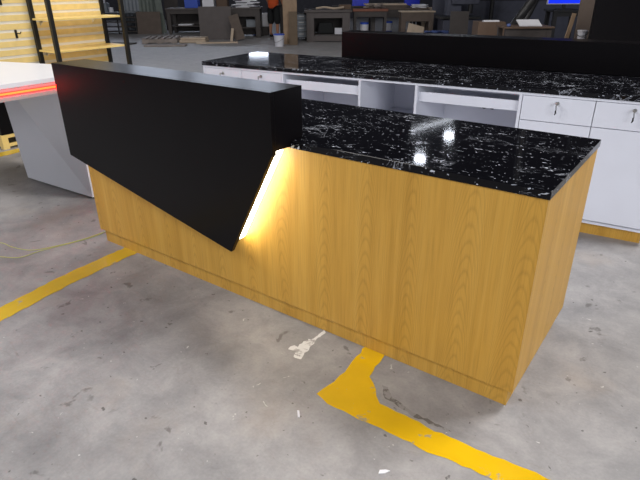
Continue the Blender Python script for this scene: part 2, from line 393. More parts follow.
def lock(parent, x, z):
    k = MB(); n0 = 0
    k.lathe([(0.011, 0), (0.011, 0.006), (0.008, 0.010)], seg=16)
    k.rot(0, 'X', math.pi/2, (0, 0, 0)); k.v = [(a+x, b-0.0003, c+z) for a, b, c in k.v]
    lo = k.build('lock', M_CHROME, parent)
    q = MB().box(x-0.0012, x+0.0012, -0.032, -0.010, z-0.004, z+0.004)
    n1 = len(q.v); q.lathe([(0.004, -0.0015), (0.011, -0.0015), (0.011, 0.0015), (0.004, 0.0015)], seg=14)
    for i in range(n1, len(q.v)):
        a, b, c = q.v[i]; q.v[i] = (x+c, -0.036+b*0.9, z-0.002+a)
    q.build('key', M_CHROME, lo)
    r = MB(); ring = [(x+0.004*math.sin(t*0.7), -0.040+0.002*math.cos(t), z-0.022+0.014*math.cos(t)) for t in [2*math.pi*i/14 for i in range(15)]]
    r.tube(ring, 0.0012, 6); r.tube([(x, -0.04, z-0.034), (x+0.002, -0.036, z-0.05), (x-0.003, -0.03, z-0.062)], [0.004, 0.005, 0.003], 6)
    r.build('key_tag', M_DKMETAL, lo)
def drawer(x0, x1):
    d = B(x0+0.002, x1-0.002, 0.0, 0.02, 0.686, 0.832).build('drawer', M_WHITE, SV, 0.001)
    B(x0+0.02, x1-0.02, 0.0205, 0.5, 0.70, 0.81).build('drawer_box', M_WHITE, d)
    lock(d, (x0+x1)/2, 0.800)
def door(x0, x1):
    B(x0+0.002, x1-0.002, 0.0, 0.02, 0.106, 0.682).build('cupboard_door', M_WHITE, SV, 0.001)
for x0, x1 in ((0.019, 0.400), (0.400, 0.780), (2.565, 2.974), (2.974, LB-TB-0.001)):
    drawer(x0, x1); door(x0, x1)
for x0, x1 in ((0.800, 1.440), (1.885, 2.544)):
    t_ = MB().box(x0, x1, 0.03, 0.05, 0.727, 0.790).box(x0, x1, 0.0501, 0.48, 0.727, 0.742)
    t_.build('keyboard_tray', M_WHITE, SV, 0.001)
B(1.460, 1.865, 0.03, 0.615, 0.52, 0.538).build('shelf', M_WHITE, SV)
for x in (2.19, 2.25):
    g = MB().lathe([(0.022, 0), (0.022, 0.006), (0.014, 0.008)], seg=16); g.rot(0, 'X', math.pi/2, (0, 0, 0))
    g.v = [(a+x, b+0.6203, c+0.62) for a, b, c in g.v]; g.build('cable_grommet', M_DKMETAL, SV)

# ------------------------------------------------------------------ white display table at the left
TBL = thing('display_table', 'white display table with red light strip along its edge, left of the oak counter', 'table', (-1.4, 0.2, 0))
def off(mb, dx, dy): mb.v = [(a-dx, b-dy, c) for a, b, c in mb.v]; return mb
top = [(-0.711, -0.60), (-0.711, 0.83), (-1.37, 0.64), (-1.86, 0.496), (-2.15, 0.42), (-2.75, 0.42), (-2.75, -0.60)]
ins = [(-0.716, -0.595), (-0.716, 0.822), (-1.37, 0.632), (-1.86, 0.488), (-2.15, 0.413), (-2.745, 0.413), (-2.745, -0.595)]
off(MB().prism_z(top, 0.872, 0.90), -1.4, 0.2).build('tabletop', M_TABLE, TBL, 0.001)
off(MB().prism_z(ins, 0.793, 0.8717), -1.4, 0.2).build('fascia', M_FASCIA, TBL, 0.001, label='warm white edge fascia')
off(B(-0.7158, -0.710, -0.59, 0.80, 0.829, 0.852), -1.4, 0.2).build('light_strip', M_RED, TBL, label='glowing red light strip')
off(B(-0.7098, -0.7085, -0.59, 0.80, 0.8345, 0.8465), -1.4, 0.2).build('light_core', M_REDCORE, TBL, label='orange core of the red light strip')
lg = MB().poly([(-2.19, 0.58, 0.7925), (-0.703, 0.391, 0.7925), (-0.703, 0.391, 0.012), (-1.563, 0.352, 0.012),
                (-2.19, 0.66, 0.7925), (-0.703, 0.66, 0.7925), (-0.703, 0.66, 0.012), (-1.563, 0.66, 0.012)],
               [(0, 3, 2), (0, 2, 1), (4, 5, 6, 7), (0, 4, 7, 3), (3, 7, 6, 2), (2, 6, 5, 1), (1, 5, 4, 0)])
off(lg, -1.4, 0.2).build('leg_panel', M_TABLE, TBL, label='folded white leg panel')
off(B(-1.54, -0.73, 0.40, 0.48, 0, 0.0118), -1.4, 0.2).build('foot', M_DKMETAL, TBL)
lg2 = MB().poly([(-2.7, 0.36, 0.7925), (-2.45, 0.36, 0.7925), (-2.5, 0.36, 0), (-2.65, 0.36, 0), (-2.7, -0.3, 0.7925), (-2.45, -0.3, 0.7925), (-2.5, -0.3, 0), (-2.65, -0.3, 0)],
                [(0, 1, 2, 3), (7, 6, 5, 4), (0, 4, 5, 1), (1, 5, 6, 2), (2, 6, 7, 3), (3, 7, 4, 0)])
off(lg2, -1.4, 0.2).build('leg_panel', M_TABLE, TBL)

# black cabinet with yellow base behind the table
CB = thing('black_cabinet', 'low black cabinet on a yellow timber base frame, partly hidden behind the white table leg', 'cabinet', (-2.95, 0.95, 0))
B(-0.32, 0.32, -0.26, 0.26, 0.135, 0.58).build('body', M_BLACK, CB, 0.002)
for sx in (-1, 1):
    for sy in (-1, 1): B(sx*0.31-0.03, sx*0.31+0.03, sy*0.25-0.03, sy*0.25+0.03, 0, 0.134).build('leg', M_SHELF, CB)
fr = MB()
for z0, z1 in ((0.02, 0.05), (0.105, 0.133)):
    for sy in (-1, 1): fr.box(-0.279, 0.279, sy*0.262-0.012, sy*0.262+0.012, z0, z1)
    for sx in (-1, 1): fr.box(sx*0.322-0.012, sx*0.322+0.012, -0.219, 0.219, z0, z1)
fr.build('base_frame', M_SHELF, CB)

# loose wire on the floor
def smooth_path(pts, n=8):
    out = []; P_ = [Vector(p) for p in pts]
    for i in range(len(P_)-1):
        p0, p1, p2, p3 = P_[max(i-1, 0)], P_[i], P_[i+1], P_[min(i+2, len(P_)-1)]
        for j in range(n):
            t = j/n; out.append(0.5*((2*p1)+(p2-p0)*t+(2*p0-5*p1+4*p2-p3)*t*t+(3*p1-p0-3*p2+p3)*t**3))
    return out+[P_[-1]]
w1 = [(-0.9, -0.62), (-0.70, -0.50), (-0.499, -0.395), (-0.37, -0.382), (-0.231, -0.334), (-0.162, -0.209), (-0.115, -0.061), (-0.105, 0.070)]
w2 = [(-0.66, -0.70), (-0.48, -0.60), (-0.296, -0.493), (-0.192, -0.428), (-0.172, -0.300), (-0.118, -0.126), (-0.090, 0.002), (-0.10, 0.095)]
mw = MB()
for ww, z in ((w1, 0.0025), (w2, 0.0045)): mw.tube(smooth_path([(x, y, z) for x, y in ww]), 0.0022, 6)
tag(mw.build('wire', M_WIRE, smooth=True), 'thin yellow green wire lying on the floor by the oak counter left end', 'wire')
chip = MB().prism_z([(1.925, -0.467), (1.932, -0.463), (1.955, -0.488), (1.948, -0.493)], 0.0005, 0.004)
tag(chip.build('plastic_scrap', M_PAPER), 'small white plastic scrap on the floor below the white paint spill', 'scrap')
chip = MB().prism_z([(2.322, -0.540), (2.318, -0.525), (2.334, -0.512), (2.347, -0.508), (2.338, -0.526)], 0.0005, 0.004)
tag(chip.build('plastic_scrap', M_PAPER), 'crooked white scrap on the floor in front of the yellow line, bottom middle', 'scrap')

# ------------------------------------------------------------------ slatwall shelf unit
GX = -4.35; yL, yR = 2.137, 3.16; GD = 0.45
SU = thing('slatwall_shelf_unit', 'tall yellow slatwall display with black posts and two yellow shelves at the left', 'shelf unit', (GX, 2.0, 0))
sl = MB(); al = MB()
z = 0.16
while z < 2.1:
    sl.box(-0.018, 0, -2.0, yR-2.0-0.03, z, z+0.066)
    al.box(-0.016, -0.006, -2.0, yR-2.0-0.03, z+0.0662, z+0.0995)
    z += 0.0997
sl.build('slat_panel', M_SLAT, SU); al.build('slot_inserts', M_ALU, SU)
B(-0.018, 0, -2.0, yR-2.0-0.03, 0.02, 0.159).build('kick_board', M_SLAT, SU)
for (px, py, wd) in ((0.026, yL-2, 0.025), (0.0, yR-2, 0.025), (GD, yL-2, 0.025), (GD, yR-2, 0.025)):
    B(px-wd, px+wd, py-wd, py+wd, 0, 2.15).build('post', M_POST, SU, 0.002)
B(0.0515, GD-0.0255, yL-2-0.02, yL-2+0.02, 2.08, 2.12).build('top_bar', M_POST, SU)
B(0.0255, GD-0.0255, yR-2-0.02, yR-2+0.02, 2.08, 2.12).build('top_bar', M_POST, SU)
for zs in (1.055, 0.680):
    s_ = B(0.053, GD-0.026, yL-2-0.02, yR-2+0.02, zs, zs+0.022).build('shelf', M_SHELF, SU, 0.001)
    for py in (yL-2+0.10, yR-2-0.18):
        MB().prism_y([(0.004, zs-0.001), (0.004, zs-0.07), (0.10, zs-0.001)], py-0.006, py+0.006).build('bracket', M_ALU, s_)
B(0.053, GD-0.026, yL-2-0.02, yR-2+0.02, 0.14, 0.165).build('base_deck', M_SHELF, SU, 0.001)
def hook(loc, label):
    h = MB(); h.box(0, 0.006, -0.014, 0.014, -0.05, 0.05); h.tube([(0.006, 0, 0.01), (0.10, 0, 0.008), (0.13, 0, 0.03)], 0.006, 6)
    o = h.build('display_hook', M_POST); o.location = loc; tag(o, label, 'hook', 'hooks on the slatwall'); return o
hook((GX+0.0005, 1.90, 0.905), 'short black display hook on the yellow slats left of the posts, lower of two')
hook((GX+0.0005, 1.80, 1.29), 'short black display hook at the top left edge of the yellow slats, higher of two')

# ------------------------------------------------------------------ workshop behind
def leaning(name, label, cat, s, d, w_, h_, th, m, lean=0.12, roll=0.0, z=0.0, group=None, y=YAW):
    """a board resting on its lower edge, leaning away from the viewer"""
    b = MB().box(-w_/2, w_/2, 0, th, 0, h_); b.rot(0, 'X', -lean, (0, 0, 0)); b.rot(0, 'Y', roll, (0, 0, 0))
    zm = min(v[2] for v in b.v); b.v = [(a, c, e-zm) for a, c, e in b.v]
    o = b.build(name, m, None, 0.002); place(o, gp(s, d, z), y); return tag(o, label, cat, group)
def bench(name, label, s, d, w_, dp, h_, top_m, leg_m, cat='workbench', apron=0.12, leg=0.07, shelf=None, th=0.04, ang=YAW, back=False):
    r = thing(name, label, cat, gp(s, d), ang)
    B(-w_/2, w_/2, 0, dp, h_-th, h_).build('tabletop', top_m, r, 0.003)
    for x in (-w_/2+0.03, w_/2-0.03-leg):
        for y in (0.03, dp-0.03-leg): B(x, x+leg, y, y+leg, 0, h_-th-0.0005).build('leg', leg_m, r)
    if apron:
        B(-w_/2+0.03+leg+0.001, w_/2-0.031-leg, 0.035, 0.055, h_-th-apron, h_-th-0.0005).build('apron', leg_m, r)
    if back: B(-w_/2+0.031+leg, w_/2-0.032-leg, dp-0.06, dp-0.04, 0.04, h_-th-0.001).build('back_panel', M_DKBROWN, r)
    if shelf: B(-w_/2+0.03, w_/2-0.03, 0.03+leg+0.001, dp-0.065-leg, shelf, shelf+0.03).build('lower_shelf', leg_m, r)
    return r
def bucket(label, s, d, r, h, z=0.0, lid=None, cat='bucket'):
    t = thing('bucket', label, cat, gp(s, d, z))
    MB().lathe([(r*0.84, 0), (r*0.98, h*0.92), (r*1.05, h*0.92), (r*1.05, h)], seg=24).build('body', M_BUCKET, t, smooth=False)
    if lid: MB().lathe([(r*1.08, h+0.0005), (r*1.08, h*1.08), (r*0.95, h*1.11)], seg=24).build('lid', lid, t)
    else: MB().lathe([(r*1.09, h*0.86), (r*1.09, h*0.90), (r*1.055, h*0.90), (r*1.055, h*0.86)], seg=24).build('rim', M_BUCKET, t)
    MB().tube([(r*1.1*math.cos(a), -r*1.1*math.sin(a)*0.3-r*0.9*math.sin(a), h*0.75-h*0.35*math.sin(a)) for a in [math.pi*i/12 for i in range(13)]], 0.004, 6).build('handle', M_DKMETAL, t)
    return t

# --- left rear: rack, sheets, boards
RK = thing('storage_rack', 'low dark slatted rack standing at the far left under grey sheets', 'rack', gp(-6.42, 18.5), YAW)
for x in (-0.6, 0.0, 0.57):
    for y in (0.0, 0.42): B(x, x+0.04, y, y+0.04, 0, 0.66).build('post', M_DKMETAL, RK)
for k in range(5):
    zz = 0.06+0.142*k; B(-0.62, 0.63, -0.01, 0.47, zz, zz+0.022).build('shelf', M_DKBROWN if k < 4 else M_SHEET, RK)
gb = MB().box(-0.13, 0.13, 0.05, 0.35, 0, 0.26).build('grey_carton', M_SHEET, None, 0.004); place(gb, gp(-6.82, 18.5, 0.651), YAW); tag(gb, 'grey carton on the rack at the far left, under the white bucket', 'carton')
bucket('white bucket on the grey carton at the far left, behind the upper yellow shelf', -6.85, 18.7, 0.10, 0.24, 0.912)
tn = thing('tin', 'small white tin standing on the far left rack, just above the upper yellow shelf end', 'tin', gp(-6.56, 18.55, 0.651))
MB().lathe([(0.07, 0), (0.07, 0.12), (0.074, 0.12), (0.074, 0.135)], seg=18).build('can', M_BUCKET, tn)
def corrugated(name, label, s, d, w_, h_, m):
    n = max(4, int(w_/0.06)); b = MB(); pts = []
    for i in range(n+1): pts.append((-w_/2+w_*i/n, 0.02*(i % 2)))
    vs = [(x, y, z) for z in (0, h_) for x, y in pts]+[(x, y+0.01, z) for z in (0, h_) for x, y in pts]; k = n+1
    fs = []
    for i in range(n):
        fs += [(i, i+1, k+i+1, k+i), (2*k+i+1, 2*k+i, 3*k+i, 3*k+i+1), (k+i, k+i+1, 3*k+i+1, 3*k+i), (i+1, i, 2*k+i, 2*k+i+1)]
    fs += [(0, k, 3*k, 2*k), (n, 2*k+n, 3*k+n, k+n)]
    b.poly(vs, fs); b.rot(0, 'X', -0.06, (0, 0, 0)); zm = min(v[2] for v in b.v); b.v = [(a, c, e-zm) for a, c, e in b.v]
    o = b.build(name, m); place(o, gp(s, d), YAW); return tag(o, label, 'metal sheet')
corrugated('metal_sheet', 'blue grey ribbed metal sheet standing behind the low rack, far left', -6.16, 19.05, 0.66, 1.5, M_SHEET)
corrugated('metal_sheet', 'greenish ribbed metal sheet standing behind the small square brown board', -5.52, 19.05, 0.62, 1.5, M_GREENSHEET)
leaning('brown_board', 'small square brown board leaning in front of the greenish metal sheet', 'board', -5.40, 18.45, 0.76, 0.66, 0.03, M_BROWN, 0.10)
leaning('leaning_plank', 'narrow greenish plank tilted beside the small square brown board', 'plank', -5.0, 18.62, 0.20, 1.6, 0.03, M_GREENSHEET, 0.10, -0.10)
leaning('dark_board', 'tall dark board standing just right of the narrow greenish plank', 'board', -5.0, 19.9, 0.46, 1.5, 0.03, M_DKBROWN, 0.05)
# pallet and loose boards
PL = thing('pallet', 'low grey wooden pallet lying on the floor before the far benches', 'pallet', gp(-4.28, 15.4), YAW+0.1)
for y in (0.02, 0.42, 0.82): B(-0.46, 0.46, y, y+0.09, 0.022, 0.105).build('stringer', M_PALLET, PL)
for k in range(6): B(-0.46+0.16*k, -0.36+0.16*k, 0, 0.93, 0.1055, 0.128).build('deck_board', M_PALLET, PL)
for k in range(3): B(-0.46+0.39*k, -0.32+0.39*k, 0, 0.93, 0, 0.0215).build('base_board', M_PALLET, PL)
bd = MB().box(-0.36, 0.36, 0, 0.5, 0, 0.07).box(-0.33, 0.35, 0.03, 0.46, 0.0705, 0.13).build('board_bundle', M_PALEWOOD, None, 0.02); place(bd, gp(-3.42, 15.5), YAW); tag(bd, 'pale bundle of boards lying right beside the grey pallet', 'boards')
for nm, s, d, w_, dp, m, rz, lb in (('loose_board', -3.95, 14.6, 1.05, 0.32, M_PALLET, 0.05, 'flat grey board lying on the floor just in front of the pallet'),
                        ('loose_board', -5.35, 15.2, 0.8, 0.3, M_DKBROWN, -0.15, 'flat dark board lying on the floor left of the pallet'),
                        ('loose_board', -2.72, 15.3, 1.1, 0.12, M_PALEWOOD, 0.12, 'long pale strip lying on the floor below the big grey board')):
    o = B(-w_/2, w_/2, 0, dp, 0, 0.035).build(nm, m, None, 0.003); place(o, gp(s, d), YAW+rz); tag(o, lb, 'board')
# bench row at the left
bench('workbench', 'long dark workbench at the far left with blue and white boxes on top', -3.72, 18.2, 2.1, 0.9, 0.76, M_GREYBOARD, M_DKBROWN, shelf=0.22, leg=0.11, back=True)
ws = B(-0.22, 0.22, 0, 0.3, 0, 0.035).build('white_sheet', M_PAPER); place(ws, gp(-4.25, 18.5, 0.2505), YAW); tag(ws, 'white sheets stacked on the low shelf under the far left workbench', 'sheets')
for nm, s, d, w_, h_, m, lb in (('blue_crate', -3.98, 18.4, 0.42, 0.36, M_BLUELID, 'blue crate on top of the far left workbench'),
                      ('white_box', -3.46, 18.45, 0.36, 0.34, M_PAPER, 'white box on the far left workbench beside the blue crate'),
                      ('carton', -3.02, 18.4, 0.34, 0.46, M_CARD, 'brown carton on the far left workbench, right of the white box')):
    o = MB().box(-w_/2, w_/2, 0, 0.35, 0, h_).box(-w_/2-0.012, w_/2+0.012, -0.012, 0.362, h_+0.0005, h_+0.04).build(nm, m, None, 0.008); place(o, gp(s, d, 0.7605), YAW); tag(o, lb, 'box')
leaning('grey_board', 'big square grey board leaning upright against the far left workbench', 'board', -2.92, 16.4, 0.92, 0.87, 0.03, M_GREYBOARD, 0.06)
leaning('brown_plank', 'short brown plank tilted against the bench right of the big grey board', 'plank', -2.17, 15.9, 0.27, 0.66, 0.03, M_BROWN, 0.15, -0.28)
leaning('pale_stick', 'short pale stick leaning by the right edge of the big grey board', 'stick', -2.40, 15.75, 0.07, 0.34, 0.03, M_PALEWOOD, 0.12, 0.15)
bench('workbench', 'workbench piled with white paper, left of the person in orange', -2.17, 16.9, 1.0, 0.7, 0.82, M_GREYBOARD, M_DKBROWN, shelf=0.25, leg=0.14, apron=0.2, back=True)
pp = MB(); random.seed(3)
for k in range(9):
    n0 = len(pp.v); x = random.uniform(-0.45, 0.05); pp.box(x, x+random.uniform(0.25, 0.5), 0.05, 0.55, 0.028*k, 0.028*k+0.02); pp.rot(n0, 'Z', random.uniform(-0.25, 0.25), (0, 0.3, 0))
o = pp.build('paper_stack', M_PAPER); place(o, gp(-2.05, 16.95, 0.8205), YAW); tag(o, 'untidy white paper stack on the bench left of the person in orange', 'paper')
gx = B(-0.14, 0.14, 0.0, 0.18, 0, 0.2).build('grey_box', M_SHEET); place(gx, gp(-2.0, 17.2, 0.2805), YAW); tag(gx, 'small grey box on the lower shelf of the paper covered bench', 'box')
o = B(-0.17, 0.17, 0, 0.3, 0, 0.25).build('dark_crate', M_DKBROWN, None, 0.004); place(o, gp(-1.70, 17.65), YAW); tag(o, 'dark crate on the floor under the white sack', 'crate')
o = MB().box(-0.15, 0.15, 0.02, 0.2, 0, 0.38).build('white_sack', M_PAPER, None, 0.03); place(o, gp(-1.66, 17.65, 0.2505), YAW); tag(o, 'white sack standing on a dark crate beside the person in orange', 'sack')
o = B(-0.05, 0.05, 0.0, 0.2, 0, 0.36).build('blue_box', M_BLUELID, None, 0.01); place(o, gp(-1.96, 17.68), YAW); tag(o, 'narrow blue box on the floor left of the white sack', 'box')

# --- person
PS = thing('person', 'person in orange shirt and black shorts standing among the benches', 'person', gp(-1.31, 17.1), YAW+math.pi*0.85)
def skinmesh(name, verts, edges, m, parent, sub=2):
    me = bpy.data.meshes.new(name); me.from_pydata([v[:3] for v in verts], edges, []); o = bpy.data.objects.new(name, me); COL.objects.link(o); o.parent = parent
    me.materials.append(m); sk = o.modifiers.new('skin', 'SKIN'); sk.use_smooth_shade = True
    for i, v in enumerate(verts):
        d_ = me.skin_vertices[0].data[i]; rx = v[3]; ry = v[4] if len(v) > 4 else v[3]; d_.radius = (rx, ry); d_.use_root = (i == 0)
    o.modifiers.new('sub', 'SUBSURF').levels = sub; o.modifiers['sub'].render_levels = sub
    return o
V = [(0, 0, 0.92, .15, .11), (0, 0, 1.10, .13, .10), (0, 0.01, 1.32, .16, .11), (0, 0.01, 1.46, .07), (0, -0.01, 1.53, .055), (0, -0.03, 1.63, .085, .095), (0, -0.03, 1.70, .075, .085)]
E_ = [(0, 1), (1, 2), (2, 3), (3, 4), (4, 5), (5, 6)]
for sx in (-1, 1):
    b0 = len(V)
    V += [(sx*.20, 0, 1.40, .055), (sx*.25, .02, 1.13, .045), (sx*.24, -.12, .93, .035), (sx*.24, -.18, .86, .04, .025)]
    E_ += [(2, b0), (b0, b0+1), (b0+1, b0+2), (b0+2, b0+3)]
    for q in range(4):
        f0 = len(V); V += [(sx*.24+(q-1.5)*.02, -.22, .80, .009), (sx*.24+(q-1.5)*.022, -.225-.01*q, .765, .008)]; E_ += [(b0+3, f0), (f0, f0+1)]
    f0 = len(V); V += [(sx*.20, -.20, .83, .010), (sx*.185, -.22, .80, .009)]; E_ += [(b0+3, f0), (f0, f0+1)]
    b0 = len(V)
    V += [(sx*.10, 0, .86, .09), (sx*.11, -.01, .49, .06), (sx*.12, .02, .10, .038), (sx*.13, -.10, .035, .035)]
    E_ += [(0, b0), (b0, b0+1), (b0+1, b0+2), (b0+2, b0+3)]
skinmesh('body', V, E_, M_SKIN, PS)
V = [(0, 0, 0.72, .19, .15), (0, 0, 0.95, .18, .14), (0, 0, 1.15, .165, .13), (0, .01, 1.36, .18, .13), (0, .01, 1.47, .08)]
E_ = [(0, 1), (1, 2), (2, 3), (3, 4)]
for sx in (-1, 1):
    b0 = len(V); V += [(sx*.21, 0, 1.40, .075), (sx*.25, .015, 1.20, .07)]; E_ += [(3, b0), (b0, b0+1)]
skinmesh('shirt', V, E_, M_ORANGE, PS)
V = [(0, 0, .90, .165, .125)]; E_ = []
for sx in (-1, 1):
    b0 = len(V); V += [(sx*.10, 0, .78, .11), (sx*.11, -.01, .52, .105), (sx*.115, -.005, .33, .10)]; E_ += [(0, b0), (b0, b0+1), (b0+1, b0+2)]
skinmesh('shorts', V, E_, M_SHORTS, PS)
skinmesh('hair', [(0, .0, 1.70, .095, .10), (0, .03, 1.62, .075, .08)], [(0, 1)], M_HAIR, PS)
for sx in (-1, 1):
    skinmesh('shoe', [(sx*.12, .04, .04, .045, .04), (sx*.125, -.06, .035, .045, .035), (sx*.13, -.15, .03, .04, .03)], [(0, 1), (1, 2)], M_SHORTS, PS)
    MB().lathe([(0.008, 0), (0.008, 0.004)], sx*.035, -.125, 10).build('eye', M_SHORTS, PS).location.z = 1.64
MB().tube([(0, -.115, 1.645), (0, -.135, 1.61), (0, -.12, 1.60)], [.012, .016, .01], 8).build('nose', M_SKIN, PS)
MB().tube([(-.03, -.112, 1.575), (0, -.12, 1.573), (.03, -.112, 1.575)], .006, 6).build('mouth', M_REDCLOTH, PS)

leaning('dark_board', 'dark upright board right behind the person in orange', 'board', -1.02, 17.9, 0.34, 1.5, 0.03, M_DKBROWN, 0.04)
PO = thing('wooden_post', 'tall pale wooden post standing on the factory floor', 'post', gp(-0.73, 14.95), YAW)
B(-0.18, 0.18, 0, 0.10, 0, 3.2).build('plank', M_PLY, PO, 0.003)
B(-0.20, 0.20, -0.02, 0.12, 3.2005, 3.26).build('cap', M_PLY, PO, 0.003)
leaning('dark_plank', 'dark brown plank leaning on the lower right of the wooden post', 'plank', -0.655, 14.75, 0.21, 0.80, 0.025, M_OLIVE, 0.10)
bucket('white bucket with blue lid on the floor left of the wooden post', -1.0, 14.5, 0.135, 0.27, 0, M_BLUELID)
TR = thing('drawer_trolley', 'grey drawer trolley between the wooden post and the wide workbench', 'trolley', gp(-0.47, 15.9), YAW)
B(-0.15, 0.15, 0.0, 0.4, 0.06, 0.70).build('body', M_DKMETAL, TR, 0.004)
for k in range(4):
    d_ = B(-0.135, 0.135, -0.012, -0.0005, 0.09+0.15*k, 0.225+0.15*k).build('drawer', M_SHEET, TR); B(-0.07, 0.07, -0.03, -0.0125, 0.17+0.15*k, 0.185+0.15*k).build('handle', M_CHROME, d_)
for x in (-0.12, 0.12):
    for y in (0.04, 0.36): B(x-0.02, x+0.02, y-0.02, y+0.02, 0, 0.0595).build('caster', M_DKMETAL, TR)

# --- benches in the middle distance
BC = thing('workbench', 'wide grey brown workbench with panelled legs right of the wooden post', 'workbench', gp(0.26, 15.5), YAW)
B(-0.64, 0.64, -0.03, 0.95, 0.735, 0.80).build('tabletop', M_GREYBOARD, BC, 0.02)
for x in (-0.58, 0.38):
    B(x, x+0.20, 0, 0.08, 0, 0.7345).build('leg', M_GREYBOARD, BC); B(x, x+0.20, 0.82, 0.90, 0, 0.7345).build('leg', M_GREYBOARD, BC)
B(-0.379, 0.379, 0.01, 0.05, 0.02, 0.16).build('rail', M_GREYBOARD, BC); B(-0.379, 0.379, 0.01, 0.05, 0.60, 0.734).build('apron', M_GREYBOARD, BC)
B(-0.379, 0.379, 0.06, 0.80, 0.165, 0.185).build('lower_shelf', M_DKBROWN, BC); B(-0.379, 0.379, 0.83, 0.85, 0.19, 0.73).build('back_panel', M_DKBROWN, BC)
bg = MB().box(-0.24, 0.24, 0.10, 0.42, 0, 0.30); bg.v = [(a*(1-0.25*c/0.3), b, c) for a, b, c in bg.v]
o = bg.build('black_bag', M_SHORTS, None, 0.04); place(o, gp(0.20, 15.6, 0.1855), YAW); tag(o, 'black bag inside the wide workbench', 'bag')
o = B(-0.10, 0.10, 0, 0.1, 0, 0.16).build('white_carton', M_BUCKET, None, 0.006); place(o, gp(0.54, 15.62, 0.1855), YAW); tag(o, 'small white carton inside the wide workbench at its right leg', 'carton')
o = MB().tube(smooth_path([(-0.38, 0.3, 0.03), (-0.15, 0.22, 0.06), (0.1, 0.2, 0.03), (0.36, 0.3, 0.055)], 6), 0.028, 6).build('pale_offcut', M_PALEWOOD); place(o, gp(0.32, 15.5, 0.8005), YAW); tag(o, 'bent pale offcut on the wide workbench top', 'offcut')
o = B(-0.16, 0.16, 0.35, 0.7, 0, 0.11).build('carton', M_CARD, None, 0.005); place(o, gp(0.72, 15.5, 0.8005), YAW); tag(o, 'flat brown carton on the right end of the wide workbench', 'carton')
bench('workbench', 'reddish timber workbench joined to the right of the wide grey workbench', 1.42, 15.9, 0.96, 0.38, 0.80, M_REDWOOD, M_DKBROWN, apron=0.14, th=0.06)
random.seed(5); cw = MB()
for k in range(9):
    n0 = len(cw.v); x = random.uniform(-0.3, 0.2); y = random.uniform(0.04, 0.18); cw.box(x, x+0.13, y, y+0.1, 0.012*k, 0.012*k+0.035); cw.rot(n0, 'Z', random.uniform(-1, 1), (x, y, 0))
o = cw.build('wrap_scraps', M_PALLET); place(o, gp(1.60, 15.95, 0.8005), YAW); tag(o, 'heap of crumpled grey wrap on the reddish workbench', 'scraps')
bench('workbench', 'far dark workbench carrying the two bright blue crates', 1.75, 18.0, 2.6, 0.8, 0.80, M_DKBROWN, M_DKBROWN)
def crate(label, s, d, w_, h_, z):
    t = thing('blue_crate', label, 'crate', gp(s, d, z), YAW, 'bright blue crates on the far bench')
    b = MB().box(-w_/2, w_/2, 0, 0.3, 0, 0.015).box(-w_/2, w_/2, 0, 0.012, 0.0155, h_).box(-w_/2, w_/2, 0.288, 0.3, 0.0155, h_).box(-w_/2, -w_/2+0.012, 0.0125, 0.2875, 0.0155, h_).box(w_/2-0.012, w_/2, 0.0125, 0.2875, 0.0155, h_)
    b.build('body', M_BLUE, t); B(-w_/2-0.012, w_/2+0.012, -0.0125, -0.0005, h_-0.03, h_).build('rim', M_BLUE, t)
crate('bright blue crate behind the reddish workbench, left of the pair', 1.30, 18.1, 0.50, 0.36, 0.8005)
crate('bright blue crate behind the stacked boards, right of the pair', 2.90, 18.1, 0.44, 0.36, 0.8005)
bench('workbench', 'dark workbench stacked with flat boards behind the left end of the black riser', 2.25, 16.3, 1.6, 0.9, 0.80, M_BROWN, M_DKBROWN, apron=0.2, leg=0.12)
random.seed(11)
for k, lb in enumerate(('lowest of three flat boards stacked on the dark workbench', 'middle of three flat boards stacked on the dark workbench', 'topmost of three flat boards stacked on the dark workbench')):
    o = B(-0.58, 0.58, 0, 0.6, 0, 0.035).build('flat_board', M_PALEWOOD if k == 2 else M_BROWN, None, 0.003); place(o, gp(1.90+random.uniform(-.06, .06), 16.45, 0.8005+0.036*k), YAW+random.uniform(-.05, .05)); tag(o, lb, 'board')
bench('workbench', 'low brown trestle bench with pale edge in front of the white papers', 2.58, 15.1, 0.9, 0.55, 0.775, M_PALEWOOD, M_BROWN, apron=0.22, leg=0.12, th=0.03)
pp = MB(); random.seed(8)
for k in range(4):
    n0 = len(pp.v); pp.box(-0.2, 0.2, 0.05, 0.35, 0.022*k, 0.022*k+0.018); pp.rot(n0, 'Z', random.uniform(-0.4, 0.4), (0, 0.2, 0))
o = pp.build('paper_stack', M_PAPER); place(o, gp(2.86, 16.38, 0.801), YAW); tag(o, 'white papers on the dark workbench beside a red rag', 'paper')
bench('workbench', 'short dark bench with pale top left of the dark machine', 3.50, 16.25, 0.78, 0.6, 0.80, M_PALEWOOD, M_DKBROWN)
rg = MB().lathe([(0.10, 0), (0.11, 0.02), (0.07, 0.055), (0.03, 0.075)], seg=9); rg.v = [(a*1.1+0.02*math.sin(9*b), b*0.8, c) for a, b, c in rg.v]
o = rg.build('red_rag', M_REDCLOTH, None, 0.0, True); place(o, gp(3.30, 16.42, 0.8005)); tag(o, 'crumpled red rag beside the white papers', 'rag')
tn = thing('tin', 'white tin on the short dark bench near the dark machine', 'tin', gp(3.62, 16.5, 0.8005))
MB().lathe([(0.065, 0), (0.065, 0.14), (0.07, 0.14), (0.07, 0.155)], seg=18).build('can', M_BUCKET, tn)
def drum(label, s, d):
    t = thing('paint_drum', label, 'drum', gp(s, d)); MB().lathe([(0.11, 0), (0.115, 0.01), (0.115, 0.42), (0.12, 0.42), (0.12, 0.45)], seg=20).build('body', M_BLUELID, t); MB().lathe([(0.1165, 0.20), (0.1165, 0.40)], seg=20).build('paper_band', M_BUCKET, t)
drum('blue drum with white band under the reddish workbench', 1.28, 16.15); drum('blue drum with white band under the board covered workbench', 2.00, 16.6)
